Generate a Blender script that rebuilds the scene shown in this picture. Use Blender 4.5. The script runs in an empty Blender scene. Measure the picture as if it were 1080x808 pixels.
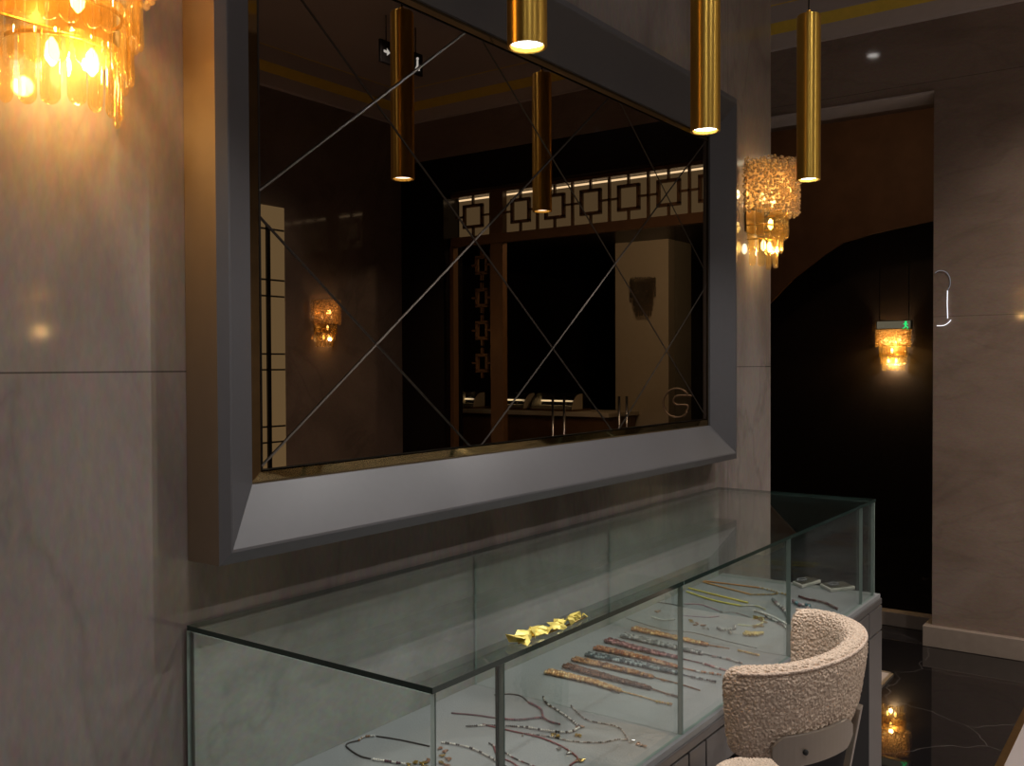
import bpy, bmesh, math, random
from mathutils import Vector, Matrix
random.seed(7)
sc = bpy.context.scene
COL = sc.collection
PI = math.pi
H = 1.71                      # eye height
F_PX, YAW, PITCH, ROLL = 1001.8, 0.62368, -0.0183, -0.00403
YM, YW, XR, YO, ZC = 1.25, 1.277, 6.15, -3.10, 4.03   # mirror, mirror wall, end wall, opposite wall, ceiling

# ------------------------------------------------------------------ camera
fw = Vector((math.cos(YAW)*math.cos(PITCH), math.sin(YAW)*math.cos(PITCH), math.sin(PITCH)))
rt = Vector((math.sin(YAW), -math.cos(YAW), 0.0))
up = rt.cross(fw)
rr = math.cos(ROLL)*rt + math.sin(ROLL)*up
uu = -math.sin(ROLL)*rt + math.cos(ROLL)*up
EYE = Vector((0, 0, H))
cd = bpy.data.cameras.new('camera')
cam = bpy.data.objects.new('camera', cd); COL.objects.link(cam)
cd.sensor_width = 36.0; cd.sensor_fit = 'HORIZONTAL'; cd.lens = 36.0*F_PX/1080.0; cd.clip_start = 0.02
M = Matrix((rr, uu, -fw)).transposed().to_4x4(); M.translation = EYE
cam.matrix_world = M
sc.camera = cam

def ray(u, v): return fw + rr*((u-540)/F_PX) - uu*((v-404)/F_PX)
def on(axis, val, u, v):
    """the point of the plane axis=val seen at pixel (u, v)"""
    d = ray(u, v); t = (val-EYE[axis])/d[axis]
    return EYE + d*t
def mirr(p): return Vector((p[0], 2*YM-p[1], p[2]))
def seen(axis, val, u, v):
    """the point of the plane axis=val seen at (u, v) by way of the mirror"""
    if axis == 1: return mirr(on(1, 2*YM-val, u, v))
    return mirr(on(axis, val, u, v))

# ------------------------------------------------------------------ materials
def new_mat(name):
    m = bpy.data.materials.new(name); m.use_nodes = True
    nt = m.node_tree; nt.nodes.clear()
    out = nt.nodes.new('ShaderNodeOutputMaterial')
    return m, nt, out
def N(nt, typ, **kw):
    n = nt.nodes.new(typ)
    for k, v in kw.items():
        if k in n.inputs: n.inputs[k].default_value = v
        else: setattr(n, k, v)
    return n
def pri(name, col, rough=.5, metal=0.0, bump=None, vary=0.0, vscale=20, spec=.5, coat=0.0, aniso=0.0):
    m, nt, out = new_mat(name)
    b = N(nt, 'ShaderNodeBsdfPrincipled')
    b.inputs['Base Color'].default_value = (*col, 1)
    b.inputs['Roughness'].default_value = rough
    b.inputs['Metallic'].default_value = metal
    b.inputs['Specular IOR Level'].default_value = spec
    b.inputs['Coat Weight'].default_value = coat
    b.inputs['Anisotropic'].default_value = aniso
    tc = N(nt, 'ShaderNodeTexCoord')
    if vary > 0:
        no = N(nt, 'ShaderNodeTexNoise'); no.inputs['Scale'].default_value = vscale; no.inputs['Detail'].default_value = 4
        nt.links.new(tc.outputs['Object'], no.inputs['Vector'])
        mx = N(nt, 'ShaderNodeMix', data_type='RGBA')
        mx.inputs[6].default_value = (*[c*(1-vary) for c in col], 1); mx.inputs[7].default_value = (*[min(1, c*(1+vary)) for c in col], 1)
        nt.links.new(no.outputs['Fac'], mx.inputs[0]); nt.links.new(mx.outputs[2], b.inputs['Base Color'])
    if bump:
        sc_, st_, kind = bump
        if kind == 'voronoi':
            t = N(nt, 'ShaderNodeTexVoronoi'); t.inputs['Scale'].default_value = sc_; o = t.outputs['Distance']
        else:
            t = N(nt, 'ShaderNodeTexNoise'); t.inputs['Scale'].default_value = sc_; t.inputs['Detail'].default_value = 3; o = t.outputs['Fac']
        nt.links.new(tc.outputs['Object'], t.inputs['Vector'])
        bp = N(nt, 'ShaderNodeBump'); bp.inputs['Strength'].default_value = abs(st_); bp.inputs['Distance'].default_value = .004
        bp.invert = st_ < 0
        nt.links.new(o, bp.inputs['Height']); nt.links.new(bp.outputs['Normal'], b.inputs['Normal'])
    nt.links.new(b.outputs[0], out.inputs[0])
    return m
def emit(name, col, s):
    m, nt, out = new_mat(name)
    e = N(nt, 'ShaderNodeEmission'); e.inputs[0].default_value = (*col, 1); e.inputs[1].default_value = s
    nt.links.new(e.outputs[0], out.inputs[0]); return m

def stone(name, c0, c1, seams, rough=.07, rot=(0, .5, 0), scl=(1, 1, 1), vein=.84):
    """polished veined stone; seams = [(axis, value)] thin dark joints"""
    m, nt, out = new_mat(name); L = nt.links.new
    tc = N(nt, 'ShaderNodeTexCoord')
    mp = N(nt, 'ShaderNodeMapping'); mp.inputs['Rotation'].default_value = rot; mp.inputs['Scale'].default_value = scl
    L(tc.outputs['Object'], mp.inputs['Vector'])
    n1 = N(nt, 'ShaderNodeTexNoise'); n1.inputs['Scale'].default_value = 2.2; n1.inputs['Detail'].default_value = 9; n1.inputs['Roughness'].default_value = .62; n1.inputs['Distortion'].default_value = .6
    L(mp.outputs[0], n1.inputs['Vector'])
    n2 = N(nt, 'ShaderNodeTexNoise'); n2.inputs['Scale'].default_value = 60; n2.inputs['Detail'].default_value = 3
    L(mp.outputs[0], n2.inputs['Vector'])
    r = N(nt, 'ShaderNodeValToRGB'); r.color_ramp.elements[0].position = .32; r.color_ramp.elements[1].position = .7
    r.color_ramp.elements[0].color = (*c0, 1); r.color_ramp.elements[1].color = (*c1, 1)
    L(n1.outputs['Fac'], r.inputs[0])
    mx = N(nt, 'ShaderNodeMix', data_type='RGBA', blend_type='MULTIPLY'); mx.inputs[0].default_value = .35
    L(r.outputs[0], mx.inputs[6]); L(n2.outputs['Color'], mx.inputs[7])
    g = N(nt, 'ShaderNodeMix', data_type='RGBA', blend_type='MULTIPLY'); g.inputs[0].default_value = 1
    # veins: thin dark lines where a distorted noise crosses .5
    n3 = N(nt, 'ShaderNodeTexNoise'); n3.inputs['Scale'].default_value = 1.3; n3.inputs['Detail'].default_value = 5; n3.inputs['Distortion'].default_value = 1.1
    L(mp.outputs[0], n3.inputs['Vector'])
    s = N(nt, 'ShaderNodeMath', operation='SUBTRACT'); s.inputs[1].default_value = .5; L(n3.outputs['Fac'], s.inputs[0])
    a = N(nt, 'ShaderNodeMath', operation='ABSOLUTE'); L(s.outputs[0], a.inputs[0])
    vr = N(nt, 'ShaderNodeMapRange'); vr.inputs[1].default_value = 0; vr.inputs[2].default_value = .03; vr.inputs[3].default_value = vein; vr.inputs[4].default_value = 1
    L(a.outputs[0], vr.inputs[0]); L(mx.outputs[2], g.inputs[6]); L(vr.outputs[0], g.inputs[7])
    cur = g.outputs[2]
    sp = N(nt, 'ShaderNodeSeparateXYZ'); L(tc.outputs['Object'], sp.inputs[0])
    for ax, val in seams:
        d = N(nt, 'ShaderNodeMath', operation='SUBTRACT'); d.inputs[1].default_value = val; L(sp.outputs[ax], d.inputs[0])
        ab = N(nt, 'ShaderNodeMath', operation='ABSOLUTE'); L(d.outputs[0], ab.inputs[0])
        lt = N(nt, 'ShaderNodeMath', operation='GREATER_THAN'); lt.inputs[1].default_value = .0012; L(ab.outputs[0], lt.inputs[0])
        k = N(nt, 'ShaderNodeMapRange'); k.inputs[3].default_value = .35; k.inputs[4].default_value = 1; L(lt.outputs[0], k.inputs[0])
        q = N(nt, 'ShaderNodeMix', data_type='RGBA', blend_type='MULTIPLY'); q.inputs[0].default_value = 1
        L(cur, q.inputs[6]); L(k.outputs[0], q.inputs[7]); cur = q.outputs[2]
    b = N(nt, 'ShaderNodeBsdfPrincipled'); b.inputs['Roughness'].default_value = rough; b.inputs['Specular IOR Level'].default_value = .5
    L(cur, b.inputs['Base Color'])
    L(b.outputs[0], out.inputs[0]); return m

def dark_marble(name):
    m, nt, out = new_mat(name); L = nt.links.new
    tc = N(nt, 'ShaderNodeTexCoord')
    n0 = N(nt, 'ShaderNodeTexNoise'); n0.inputs['Scale'].default_value = 1.1; n0.inputs['Detail'].default_value = 4
    L(tc.outputs['Object'], n0.inputs['Vector'])
    ad = N(nt, 'ShaderNodeMix', data_type='RGBA', blend_type='ADD'); ad.inputs[0].default_value = .9
    L(tc.outputs['Object'], ad.inputs[6]); L(n0.outputs['Color'], ad.inputs[7])
    vo = N(nt, 'ShaderNodeTexVoronoi', feature='DISTANCE_TO_EDGE'); vo.inputs['Scale'].default_value = 1.5
    L(ad.outputs[2], vo.inputs['Vector'])
    vr = N(nt, 'ShaderNodeMapRange'); vr.inputs[1].default_value = 0; vr.inputs[2].default_value = .007; vr.inputs[3].default_value = 1; vr.inputs[4].default_value = 0
    L(vo.outputs['Distance'], vr.inputs[0])
    n4 = N(nt, 'ShaderNodeTexNoise'); n4.inputs['Scale'].default_value = 5; L(tc.outputs['Object'], n4.inputs['Vector'])
    mu = N(nt, 'ShaderNodeMath', operation='MULTIPLY'); L(vr.outputs[0], mu.inputs[0]); L(n4.outputs['Fac'], mu.inputs[1])
    mx = N(nt, 'ShaderNodeMix', data_type='RGBA'); mx.inputs[6].default_value = (.012, .011, .012, 1); mx.inputs[7].default_value = (.17, .155, .15, 1)
    L(mu.outputs[0], mx.inputs[0])
    b = N(nt, 'ShaderNodeBsdfPrincipled'); b.inputs['Roughness'].default_value = .015; b.inputs['Specular IOR Level'].default_value = .6
    L(mx.outputs[2], b.inputs['Base Color']); L(b.outputs[0], out.inputs[0]); return m

def glassy(name, tint, f0=.04, extra=None, rough=0.0):
    """see-through glass: tinted transmission and Fresnel reflection; extra=(translucent colour, share)"""
    m, nt, out = new_mat(name); L = nt.links.new
    t = N(nt, 'ShaderNodeBsdfTransparent'); t.inputs[0].default_value = (*tint, 1)
    body = t.outputs[0]
    if extra:
        tr = N(nt, 'ShaderNodeBsdfTranslucent'); tr.inputs[0].default_value = (*extra[0], 1)
        df = N(nt, 'ShaderNodeBsdfDiffuse'); df.inputs[0].default_value = (*extra[0], 1)
        h = N(nt, 'ShaderNodeMixShader'); h.inputs[0].default_value = .5; L(tr.outputs[0], h.inputs[1]); L(df.outputs[0], h.inputs[2])
        q = N(nt, 'ShaderNodeMixShader'); q.inputs[0].default_value = extra[1]; L(body, q.inputs[1]); L(h.outputs[0], q.inputs[2]); body = q.outputs[0]
    g = N(nt, 'ShaderNodeBsdfGlossy'); g.inputs['Roughness'].default_value = rough; g.inputs[0].default_value = (1, 1, 1, 1)
    lw = N(nt, 'ShaderNodeLayerWeight'); lw.inputs[0].default_value = .5
    p = N(nt, 'ShaderNodeMath', operation='POWER'); p.inputs[1].default_value = 5; L(lw.outputs['Facing'], p.inputs[0])
    ma = N(nt, 'ShaderNodeMath', operation='MULTIPLY_ADD'); ma.inputs[1].default_value = 1-f0; ma.inputs[2].default_value = f0; L(p.outputs[0], ma.inputs[0])
    mx = N(nt, 'ShaderNodeMixShader'); L(ma.outputs[0], mx.inputs[0]); L(body, mx.inputs[1]); L(g.outputs[0], mx.inputs[2])
    L(mx.outputs[0], out.inputs[0]); return m

def glossy(name, col, rough):
    m, nt, out = new_mat(name)
    g = N(nt, 'ShaderNodeBsdfGlossy'); g.inputs[0].default_value = (*col, 1); g.inputs['Roughness'].default_value = rough
    nt.links.new(g.outputs[0], out.inputs[0]); return m

m_wall = stone('stone_mirror_wall', (.235, .20, .185), (.35, .31, .292), [(2, H-.007), (0, 3.02)], rot=(0, .42, 0), scl=(2.0, 1, .75))
m_end = stone('stone_end_wall', (.29, .22, .18), (.39, .305, .255), [(2, H+.285), (2, H+1.70)], rot=(.18, 0, 0), scl=(1, .7, 1.9), vein=.9)
m_opp = stone('stone_opposite_wall', (.22, .18, .15), (.33, .27, .23), [(0, 4.42)], rot=(0, .2, 0))
m_skirt = pri('stone_skirting', (.40, .33, .28), .25, vary=.12)
m_floor = dark_marble('floor_marble')
m_ceil = pri('ceiling_paint', (.46, .39, .35), .8, vary=.05, vscale=3)
m_cornice = pri('cornice_plaster', (.58, .52, .50), .6, vary=.05)
m_goldleaf = pri('gold_leaf_paint', (.75, .54, .07), .45, .0, vary=.15)
m_black = pri('black_lacquer', (.008, .006, .006), .25, vary=.2)
m_brown = pri('brown_corridor_wall', (.22, .12, .06), .6, vary=.35, vscale=4)
m_blackwall = pri('black_wallcovering', (.022, .014, .011), .55, bump=(40, .2, 'noise'), vary=.3)
m_frame = pri('gunmetal_lacquer', (.075, .074, .082), .40, .1, vary=.06, vscale=60)
m_frame_side = pri('bronze_frame_side', (.19, .155, .12), .35, .2, vary=.08, vscale=30)
m_mirror = glossy('bronze_mirror', (.24, .18, .142), .0)
m_groove = glossy('mirror_cut_edge', (.05, .042, .036), .34)
m_border = glossy('mirror_bevel_border', (.30, .215, .11), .04)  # goldener than the panes: the bevel's brighter reflection is put into the colour
m_brass = pri('polished_brass', (.95, .62, .13), .48, 1.0, vary=.06, aniso=1.0)
_nt = m_brass.node_tree; _tg = N(_nt, 'ShaderNodeTangent', direction_type='RADIAL', axis='Z')
_b = [n for n in _nt.nodes if n.type == 'BSDF_PRINCIPLED'][0]; _nt.links.new(_tg.outputs[0], _b.inputs['Tangent']); _b.inputs['Anisotropic Rotation'].default_value = .25
m_brass_d = pri('aged_brass', (.45, .30, .12), .3, 1.0, vary=.2)
m_cable = pri('black_cable', (.012, .012, .012), .5, vary=.1)
m_lens = emit('lamp_lens', (1.0, .95, .88), 14)
m_bulb = emit('candle_bulb', (1.0, .80, .48), 12)
m_amber = glassy('amber_glass', (1.0, .92, .70), .07, ((.95, .70, .30), .05), .04)
m_bead = glassy('amber_crystal', (1.0, .92, .76), .12, ((.92, .78, .52), .42), .06)
m_core = glassy('amber_diffuser', (.9, .70, .38), .03, ((.9, .62, .28), .6), .3)
m_glass = glassy('clear_glass', (.958, .982, .97), .045)
m_glass_edge = pri('glass_cut_edge', (.018, .04, .036), .12, vary=.2, spec=.6)
m_glass_edge2 = pri('glass_polished_edge', (.27, .36, .335), .15, vary=.2, spec=.6)
m_deck = pri('grey_display_cloth', (.25, .262, .275), .85, bump=(300, .25, 'noise'), vary=.10, vscale=9)
m_cab = pri('taupe_grey_lacquer', (.095, .09, .09), .38, vary=.06, vscale=8)
m_gap = pri('shadow_gap_black', (.01, .01, .01), .7, vary=.1)
m_cream = pri('boucle_cream', (.72, .575, .455), .95, bump=(190, -.9, 'voronoi'), vary=.22, vscale=150)
m_piping = pri('boucle_piping', (.66, .52, .42), .95, bump=(220, -.6, 'voronoi'), vary=.25, vscale=160)
m_taupe = pri('taupe_metal', (.32, .28, .24), .38, .55, vary=.08)
m_white = pri('white_card', (.62, .60, .55), .6, vary=.05)
m_led = emit('white_reflection', (.95, .95, 1.0), 1.3)  # emission standing in for the keyhole reflection in the stone
m_reflect_dim = emit('white_reflection_dim', (.9, .92, 1.0), .16)  # fainter part of that reflection, also put in as emission
m_ledw = emit('warm_led', (1.0, .9, .62), 4)
m_creamw = pri('cream_panel', (.62, .54, .38), .6, vary=.06)
m_wood = pri('bronze_wood', (.16, .085, .035), .35, vary=.25, vscale=14)
m_chrome = pri('chrome', (.7, .7, .72), .15, 1.0, vary=.04)
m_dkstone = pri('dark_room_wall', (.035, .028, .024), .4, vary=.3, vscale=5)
m_pale = pri('pale_marble', (.50, .46, .47), .3, vary=.08, vscale=6)
m_green = emit('exit_green', (.02, .8, .18), 1.1)
m_arrow = emit('sign_white', (.75, .9, 1.0), 2.2)
m_sign = pri('sign_black', (.008, .008, .009), .4, vary=.1)

# ------------------------------------------------------------------ mesh helpers
def obj(name, bm, mats, parent=None, smooth=False, bevel=0.0):
    me = bpy.data.meshes.new(name); bm.normal_update(); bm.to_mesh(me); bm.free()
    for m in (mats if isinstance(mats, (list, tuple)) else [mats]): me.materials.append(m)
    if smooth:
        for p in me.polygons: p.use_smooth = True
    o = bpy.data.objects.new(name, me); COL.objects.link(o)
    if parent is not None: o.parent = parent
    if bevel:
        b = o.modifiers.new('edge', 'BEVEL'); b.width = bevel; b.segments = 2; b.limit_method = 'ANGLE'
    return o
def tag(o, label, cat, group=None):
    o['label'] = label; o['category'] = cat
    if group: o['group'] = group
    return o
def thing(name, label, cat, loc=(0, 0, 0), group=None, rotz=0):
    o = bpy.data.objects.new(name, None); COL.objects.link(o); o.location = loc; o.rotation_euler = (0, 0, rotz)
    o.empty_display_size = .05
    return tag(o, label, cat, group)
def struct(name, bm, m, **k):
    o = obj(name, bm, m, **k); o['kind'] = 'structure'; return o
def dup(root, loc, label, rotz=None, group=None, scale=None):
    r = root.copy(); COL.objects.link(r); r.location = loc; r['label'] = label
    if rotz is not None: r.rotation_euler = (0, 0, rotz)
    if scale: r.scale = (scale,)*3
    if group: r['group'] = group
    for ch in list(root.children):
        c = ch.copy(); COL.objects.link(c); c.parent = r
        for g in list(ch.children):
            d = g.copy(); COL.objects.link(d); d.parent = c
    return r
def BM(): return bmesh.new()
def box(bm, x0, x1, y0, y1, z0, z1, mi=0):
    vs = [bm.verts.new((x, y, z)) for x in (x0, x1) for y in (y0, y1) for z in (z0, z1)]
    fs = []
    for idx in ((0, 1, 3, 2), (4, 6, 7, 5), (0, 4, 5, 1), (2, 3, 7, 6), (0, 2, 6, 4), (1, 5, 7, 3)):
        f = bm.faces.new([vs[i] for i in idx]); f.material_index = mi; fs.append(f)
    return fs
def B(*a):
    bm = BM(); box(bm, *a); return bm
def quadprism(bm, pts, off, mi=0):
    """closed prism of polygon pts extruded by vector off"""
    a = [bm.verts.new(p) for p in pts]; b = [bm.verts.new(Vector(p)+Vector(off)) for p in pts]
    n = len(a)
    fs = [bm.faces.new(a[::-1]), bm.faces.new(b)]
    for i in range(n): fs.append(bm.faces.new((a[i], a[(i+1) % n], b[(i+1) % n], b[i])))
    for f in fs: f.material_index = mi
    bmesh.ops.recalc_face_normals(bm, faces=fs)
def tube(bm, pts, r, n=8, closed=False, mi=0, r2=None):
    pts = [Vector(p) for p in pts]; rings = []
    prev = None
    for i, p in enumerate(pts):
        if closed: t = pts[(i+1) % len(pts)]-pts[i-1]
        else: t = pts[min(i+1, len(pts)-1)]-pts[max(i-1, 0)]
        t.normalize()
        if prev is None:
            a = Vector((0, 0, 1)) if abs(t.z) < .9 else Vector((1, 0, 0))
            u = t.cross(a).normalized()
        else:
            u = (prev - t*prev.dot(t)).normalized()
        prev = u; w = t.cross(u)
        rad = r[i] if isinstance(r, (list, tuple)) else r
        radw = rad if r2 is None else (r2[i] if isinstance(r2, (list, tuple)) else r2)
        rings.append([bm.verts.new(p+u*math.cos(2*PI*k/n)*rad+w*math.sin(2*PI*k/n)*radw) for k in range(n)])
    m = len(rings)
    for i in range(m if closed else m-1):
        A, C = rings[i], rings[(i+1) % m]
        for k in range(n):
            f = bm.faces.new((A[k], A[(k+1) % n], C[(k+1) % n], C[k])); f.material_index = mi; f.smooth = True
    if not closed:
        bm.faces.new(rings[0][::-1]).material_index = mi; bm.faces.new(rings[-1]).material_index = mi
def lathe(bm, prof, n=32, mi=0, c=(0, 0, 0), ex=1.0, ey=1.0):
    rings = []
    for r, z in prof:
        rings.append([bm.verts.new((c[0]+r*ex*math.cos(2*PI*k/n), c[1]+r*ey*math.sin(2*PI*k/n), c[2]+z)) for k in range(n)])
    for A, C in zip(rings, rings[1:]):
        for k in range(n):
            f = bm.faces.new((A[k], A[(k+1) % n], C[(k+1) % n], C[k])); f.material_index = mi; f.smooth = True
    for R, rev in ((rings[0], True), (rings[-1], False)):
        f = bm.faces.new(R[::-1] if rev else R); f.material_index = mi
def ball(bm, c, r, sub=1, mi=0, sz=1.0):
    g = bmesh.ops.create_icosphere(bm, subdivisions=sub, radius=r, matrix=Matrix.Translation(c) @ Matrix.Diagonal((1, 1, sz, 1)))
    for v in g['verts']:
        for f in v.link_faces: f.material_index = mi; f.smooth = True
def resample(pts, step):
    pts = [Vector(p) for p in pts]; out = [pts[0].copy()]; acc = 0
    for a, b in zip(pts, pts[1:]):
        L = (b-a).length; d = step-acc
        while d <= L:
            out.append(a+(b-a)*(d/L)); d += step
        acc = L-(d-step)
    return out
def spline(pts, k=6):
    pts = [Vector(p) for p in pts]
    if len(pts) < 3: return pts
    P = [pts[0]*2-pts[1]]+pts+[pts[-1]*2-pts[-2]]; out = []
    for i in range(1, len(P)-2):
        for j in range(k):
            t = j/k; a, b, c, d = P[i-1], P[i], P[i+1], P[i+2]
            out.append(.5*((2*b)+(c-a)*t+(2*a-5*b+4*c-d)*t*t+(3*b-a-3*c+d)*t**3))
    out.append(pts[-1]); return out

# ------------------------------------------------------------------ room shell
struct('floor', B(-2.2, 12, -4.8, 4.6, -.1, 0), m_floor)
struct('ceiling', B(-2.2, 12, -4.8, 4.6, ZC, ZC+.1), m_ceil)
XE = on(1, YW, 812.5, 560).x
struct('wall_mirror', B(-2.2, XE, YW, YW+.3, 0, ZC), m_wall)
struct('wall_opposite', B(-2.2, XR+.3, YO-.15, YO, 0, ZC), m_opp)
struct('wall_behind', B(-2.35, -2.2, -3.3, 1.6, 0, ZC), m_opp)
# end wall with the opening towards the corridor and the black portal towards the back room
YJ = on(0, XR, 984, 400).y            # jamb of the opening
ZL = on(0, XR, 984.5, 96).z           # lintel height
YP1 = .24                              # portal, near jamb (outer)
YP0 = YO                               # portal reaches the corner
ZPH = seen(0, XR, 460, 168).z          # top of the black header
bm = BM()
box(bm, XR, XR+.25, YP1, YJ, 0, ZC)                    # stone pier between portal and opening
box(bm, XR, XR+.25, YJ, 4.2, ZL, ZC)                   # above the opening
box(bm, XR, XR+.25, YP0, YP1, ZPH, ZC)                 # above the portal
struct('wall_end', bm, m_end)
struct('wall_passage', B(XE-.3, 10.2, 4.0, 4.15, 0, ZC), m_blackwall)
# stepped cornice along end wall and opposite wall: plaster / gold bands
zc0 = on(0, XR, 816, 54.5).z
prof = [(0, 0), (.05, .0), (.05, .07), (.055, .07), (.10, .115), (.10, .115), (.16, .15), (.16, .20), (.21, .235), (.30, .25), (.30, ZC-zc0)]
def cornice(name, axis):
    bm = BM()
    steps = [((0, 0), (.045, 0), 0), ((.045, 0), (.06, .09), 0), ((.06, .09), (.13, .14), 1), ((.13, .14), (.145, .245), 0),
             ((.145, .245), (.22, .295), 1), ((.22, .295), (.24, ZC-zc0), 0)]
    for (d0, h0), (d1, h1), mi in steps:
        if axis == 0: q = [(XR-d0, YO, zc0+h0), (XR-d1, YO, zc0+h1), (XR-d1, 4.0, zc0+h1), (XR-d0, 4.0, zc0+h0)]
        else: q = [(-2.2, YO+d0, zc0+h0), (-2.2, YO+d1, zc0+h1), (XR, YO+d1, zc0+h1), (XR, YO+d0, zc0+h0)]
        f = bm.faces.new([bm.verts.new(p) for p in q]); f.material_index = mi
    return struct(name, bm, [m_cornice, m_goldleaf])
cornice('trim_1', 0); cornice('trim_2', 1)
# skirting of the stone pier wraps the jamb
struct('baseboard_end', B(XR-.045, XR+.29, YP1, YJ+.045, 0, .125), m_skirt, bevel=.004)
struct('trim_3', B(XR+.30, XR+.40, YJ+.046, 3.99, 0, .09), m_skirt, bevel=.004)      # stone curb across the opening
struct('trim_4', B(XR-.012, XR+.25, YJ, 3.99, ZL-.012, ZL), m_cornice)              # pale lintel soffit
# corridor behind the opening: brown wall with a low black arch
XB, XA_ = 9.8, 9.25
struct('wall_corridor', B(XB, XB+.1, .5, 4.4, 0, ZC), m_blackwall)
struct('wall_corridor_side', B(XR+.25, XB, .5, .6, 0, ZC), m_blackwall)
curve_px = [(772, 374), (800, 332), (813, 319), (838, 293), (868, 270), (889, 256), (919, 247), (945, 241), (985, 233), (1010, 232)]
cp = [on(0, XA_, *p) for p in curve_px]
bm = BM()
for a, b in zip(cp, cp[1:]):
    quadprism(bm, [(XA_, a.y, a.z), (XA_, b.y, b.z), (XA_, b.y, ZC), (XA_, a.y, ZC)], (.03, 0, 0))
struct('wall_corridor_arch', bm, m_brown)
# pale inlaid floor zones with brass strips
ys = on(2, .004, 1066, 781).y
struct('floor_inlay', B(-2.0, XR-.05, YO+.02, ys-.02, -.02, .004), m_pale)
struct('trim_5', B(-2.0, XR-.05, ys-.02, ys+.012, -.02, .006), m_brass_d)
ys2 = on(2, .01, 935, 717).y; xs2 = on(2, .01, 941, 711).x
struct('floor_inlay_passage', B(XE+.02, xs2, ys2+.012, 3.2, -.02, .012), m_pale)
bm = BM(); box(bm, XE+.02, xs2+.02, ys2-.008, ys2+.012, -.02, .014); box(bm, xs2, xs2+.02, ys2-.008, 3.2, -.02, .014)
struct('trim_6', bm, m_taupe)

# ------------------------------------------------------------------ wall mirror with its frame
q = dict(X0=0.79984*1.25, dX=0.24138*1.25, Zc=H+0.21456*1.25, dZ=0.18153*1.25)
X0, X1 = q['X0'], q['X0']+6*q['dX']; Z0, Z1 = q['Zc']-2*q['dZ'], q['Zc']+2*q['dZ']
mir = thing('wall_mirror', 'big bronze-tinted mirror cut into diamonds in a wide grey frame above the glass showcase', 'mirror', ((X0+X1)/2, YM, Z0))
ml = mir.location.copy()
def loc_bm(bm, o):
    bmesh.ops.translate(bm, verts=bm.verts, vec=-Vector(o)); return bm
# profile (outward from the mirror edge, distance of the plane towards the room)
yf = .9593*1.25
X0 += .008; Z0 -= .007
FW = {'bottom': .110, 'top': .130, 'left': .103, 'right': .0969}     # how far each side of the frame reaches beyond the mirror edge
prof_f = [(0.0, YM-.002, 0), (-.022, yf-.005, 1), (-.018, yf-.006, 1), (0, yf, 1), (0, YW-.001, 1), (0.0, YW-.001, 0)]
def rail(side):
    bm = BM(); ends = []
    for e in (0, 1):
        ring = []
        for d, y, k_ in prof_f:
            g = {n_: d+k_*w_ for n_, w_ in FW.items()}
            xl, xr_, zb_, zt_ = X0-g['left'], X1+g['right'], Z0-g['bottom'], Z1+g['top']
            if side == 'bottom': p = ((xl, xr_)[e], y, zb_)
            if side == 'top': p = ((xl, xr_)[e], y, zt_)
            if side == 'left': p = (xl, y, (zb_, zt_)[e])
            if side == 'right': p = (xr_, y, (zb_, zt_)[e])
            ring.append(bm.verts.new(p))
        ends.append(ring)
    n = len(prof_f)
    for i in range(n): bm.faces.new((ends[0][i], ends[0][(i+1) % n], ends[1][(i+1) % n], ends[1][i]))
    bm.faces.new(ends[0]); bm.faces.new(ends[1][::-1])
    bm.faces.ensure_lookup_table(); bm.faces[3].material_index = 1; bm.faces[4].material_index = 1
    bmesh.ops.recalc_face_normals(bm, faces=bm.faces)
    return bm
for s in ('bottom', 'top', 'left', 'right'): obj('frame_rail', loc_bm(rail(s), ml), [m_frame, m_frame_side], mir)
BW = .019
def strip(side):
    o = [(X0, Z0), (X1, Z0), (X1, Z1), (X0, Z1)]; i_ = [(X0+BW, Z0+BW), (X1-BW, Z0+BW), (X1-BW, Z1-BW), (X0+BW, Z1-BW)]
    k = 'bottom right top left'.split().index(side); j = (k+1) % 4
    bm = BM()
    quadprism(bm, [(o[k][0], YM+.004, o[k][1]), (o[j][0], YM+.004, o[j][1]), (i_[j][0], YM, i_[j][1]), (i_[k][0], YM, i_[k][1])], (0, .008, 0))
    return bm
for s in ('bottom', 'right', 'top', 'left'): obj('bevelled_border', loc_bm(strip(s), ml), m_border, mir)
def clip(poly, f):
    out = []
    for i in range(len(poly)):
        a, b = poly[i-1], poly[i]; fa, fb = f(a), f(b)
        if (fa >= 0) != (fb >= 0):
            t = fa/(fa-fb); out.append((a[0]+(b[0]-a[0])*t, a[1]+(b[1]-a[1])*t))
        if fb >= 0: out.append(b)
    return out
xa, xb, za, zb = X0+BW+.002, X1-BW-.002, Z0+BW+.002, Z1-BW-.002
def inset(poly, d):
    A = sum(poly[i-1][0]*poly[i][1]-poly[i][0]*poly[i-1][1] for i in range(len(poly)))
    if A < 0: poly = poly[::-1]
    n = len(poly); lines = []
    for i in range(n):
        a, b = poly[i], poly[(i+1) % n]; dx, dz = b[0]-a[0], b[1]-a[1]; L = math.hypot(dx, dz)
        nx, nz = -dz/L, dx/L; lines.append((nx, nz, nx*a[0]+nz*a[1]+d))
    out = []
    for i in range(n):
        a, b = lines[i-1], lines[i]; D = a[0]*b[1]-a[1]*b[0]
        out.append(((a[2]*b[1]-a[1]*b[2])/D, (a[0]*b[2]-a[2]*b[0])/D))
    return poly, out
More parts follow.
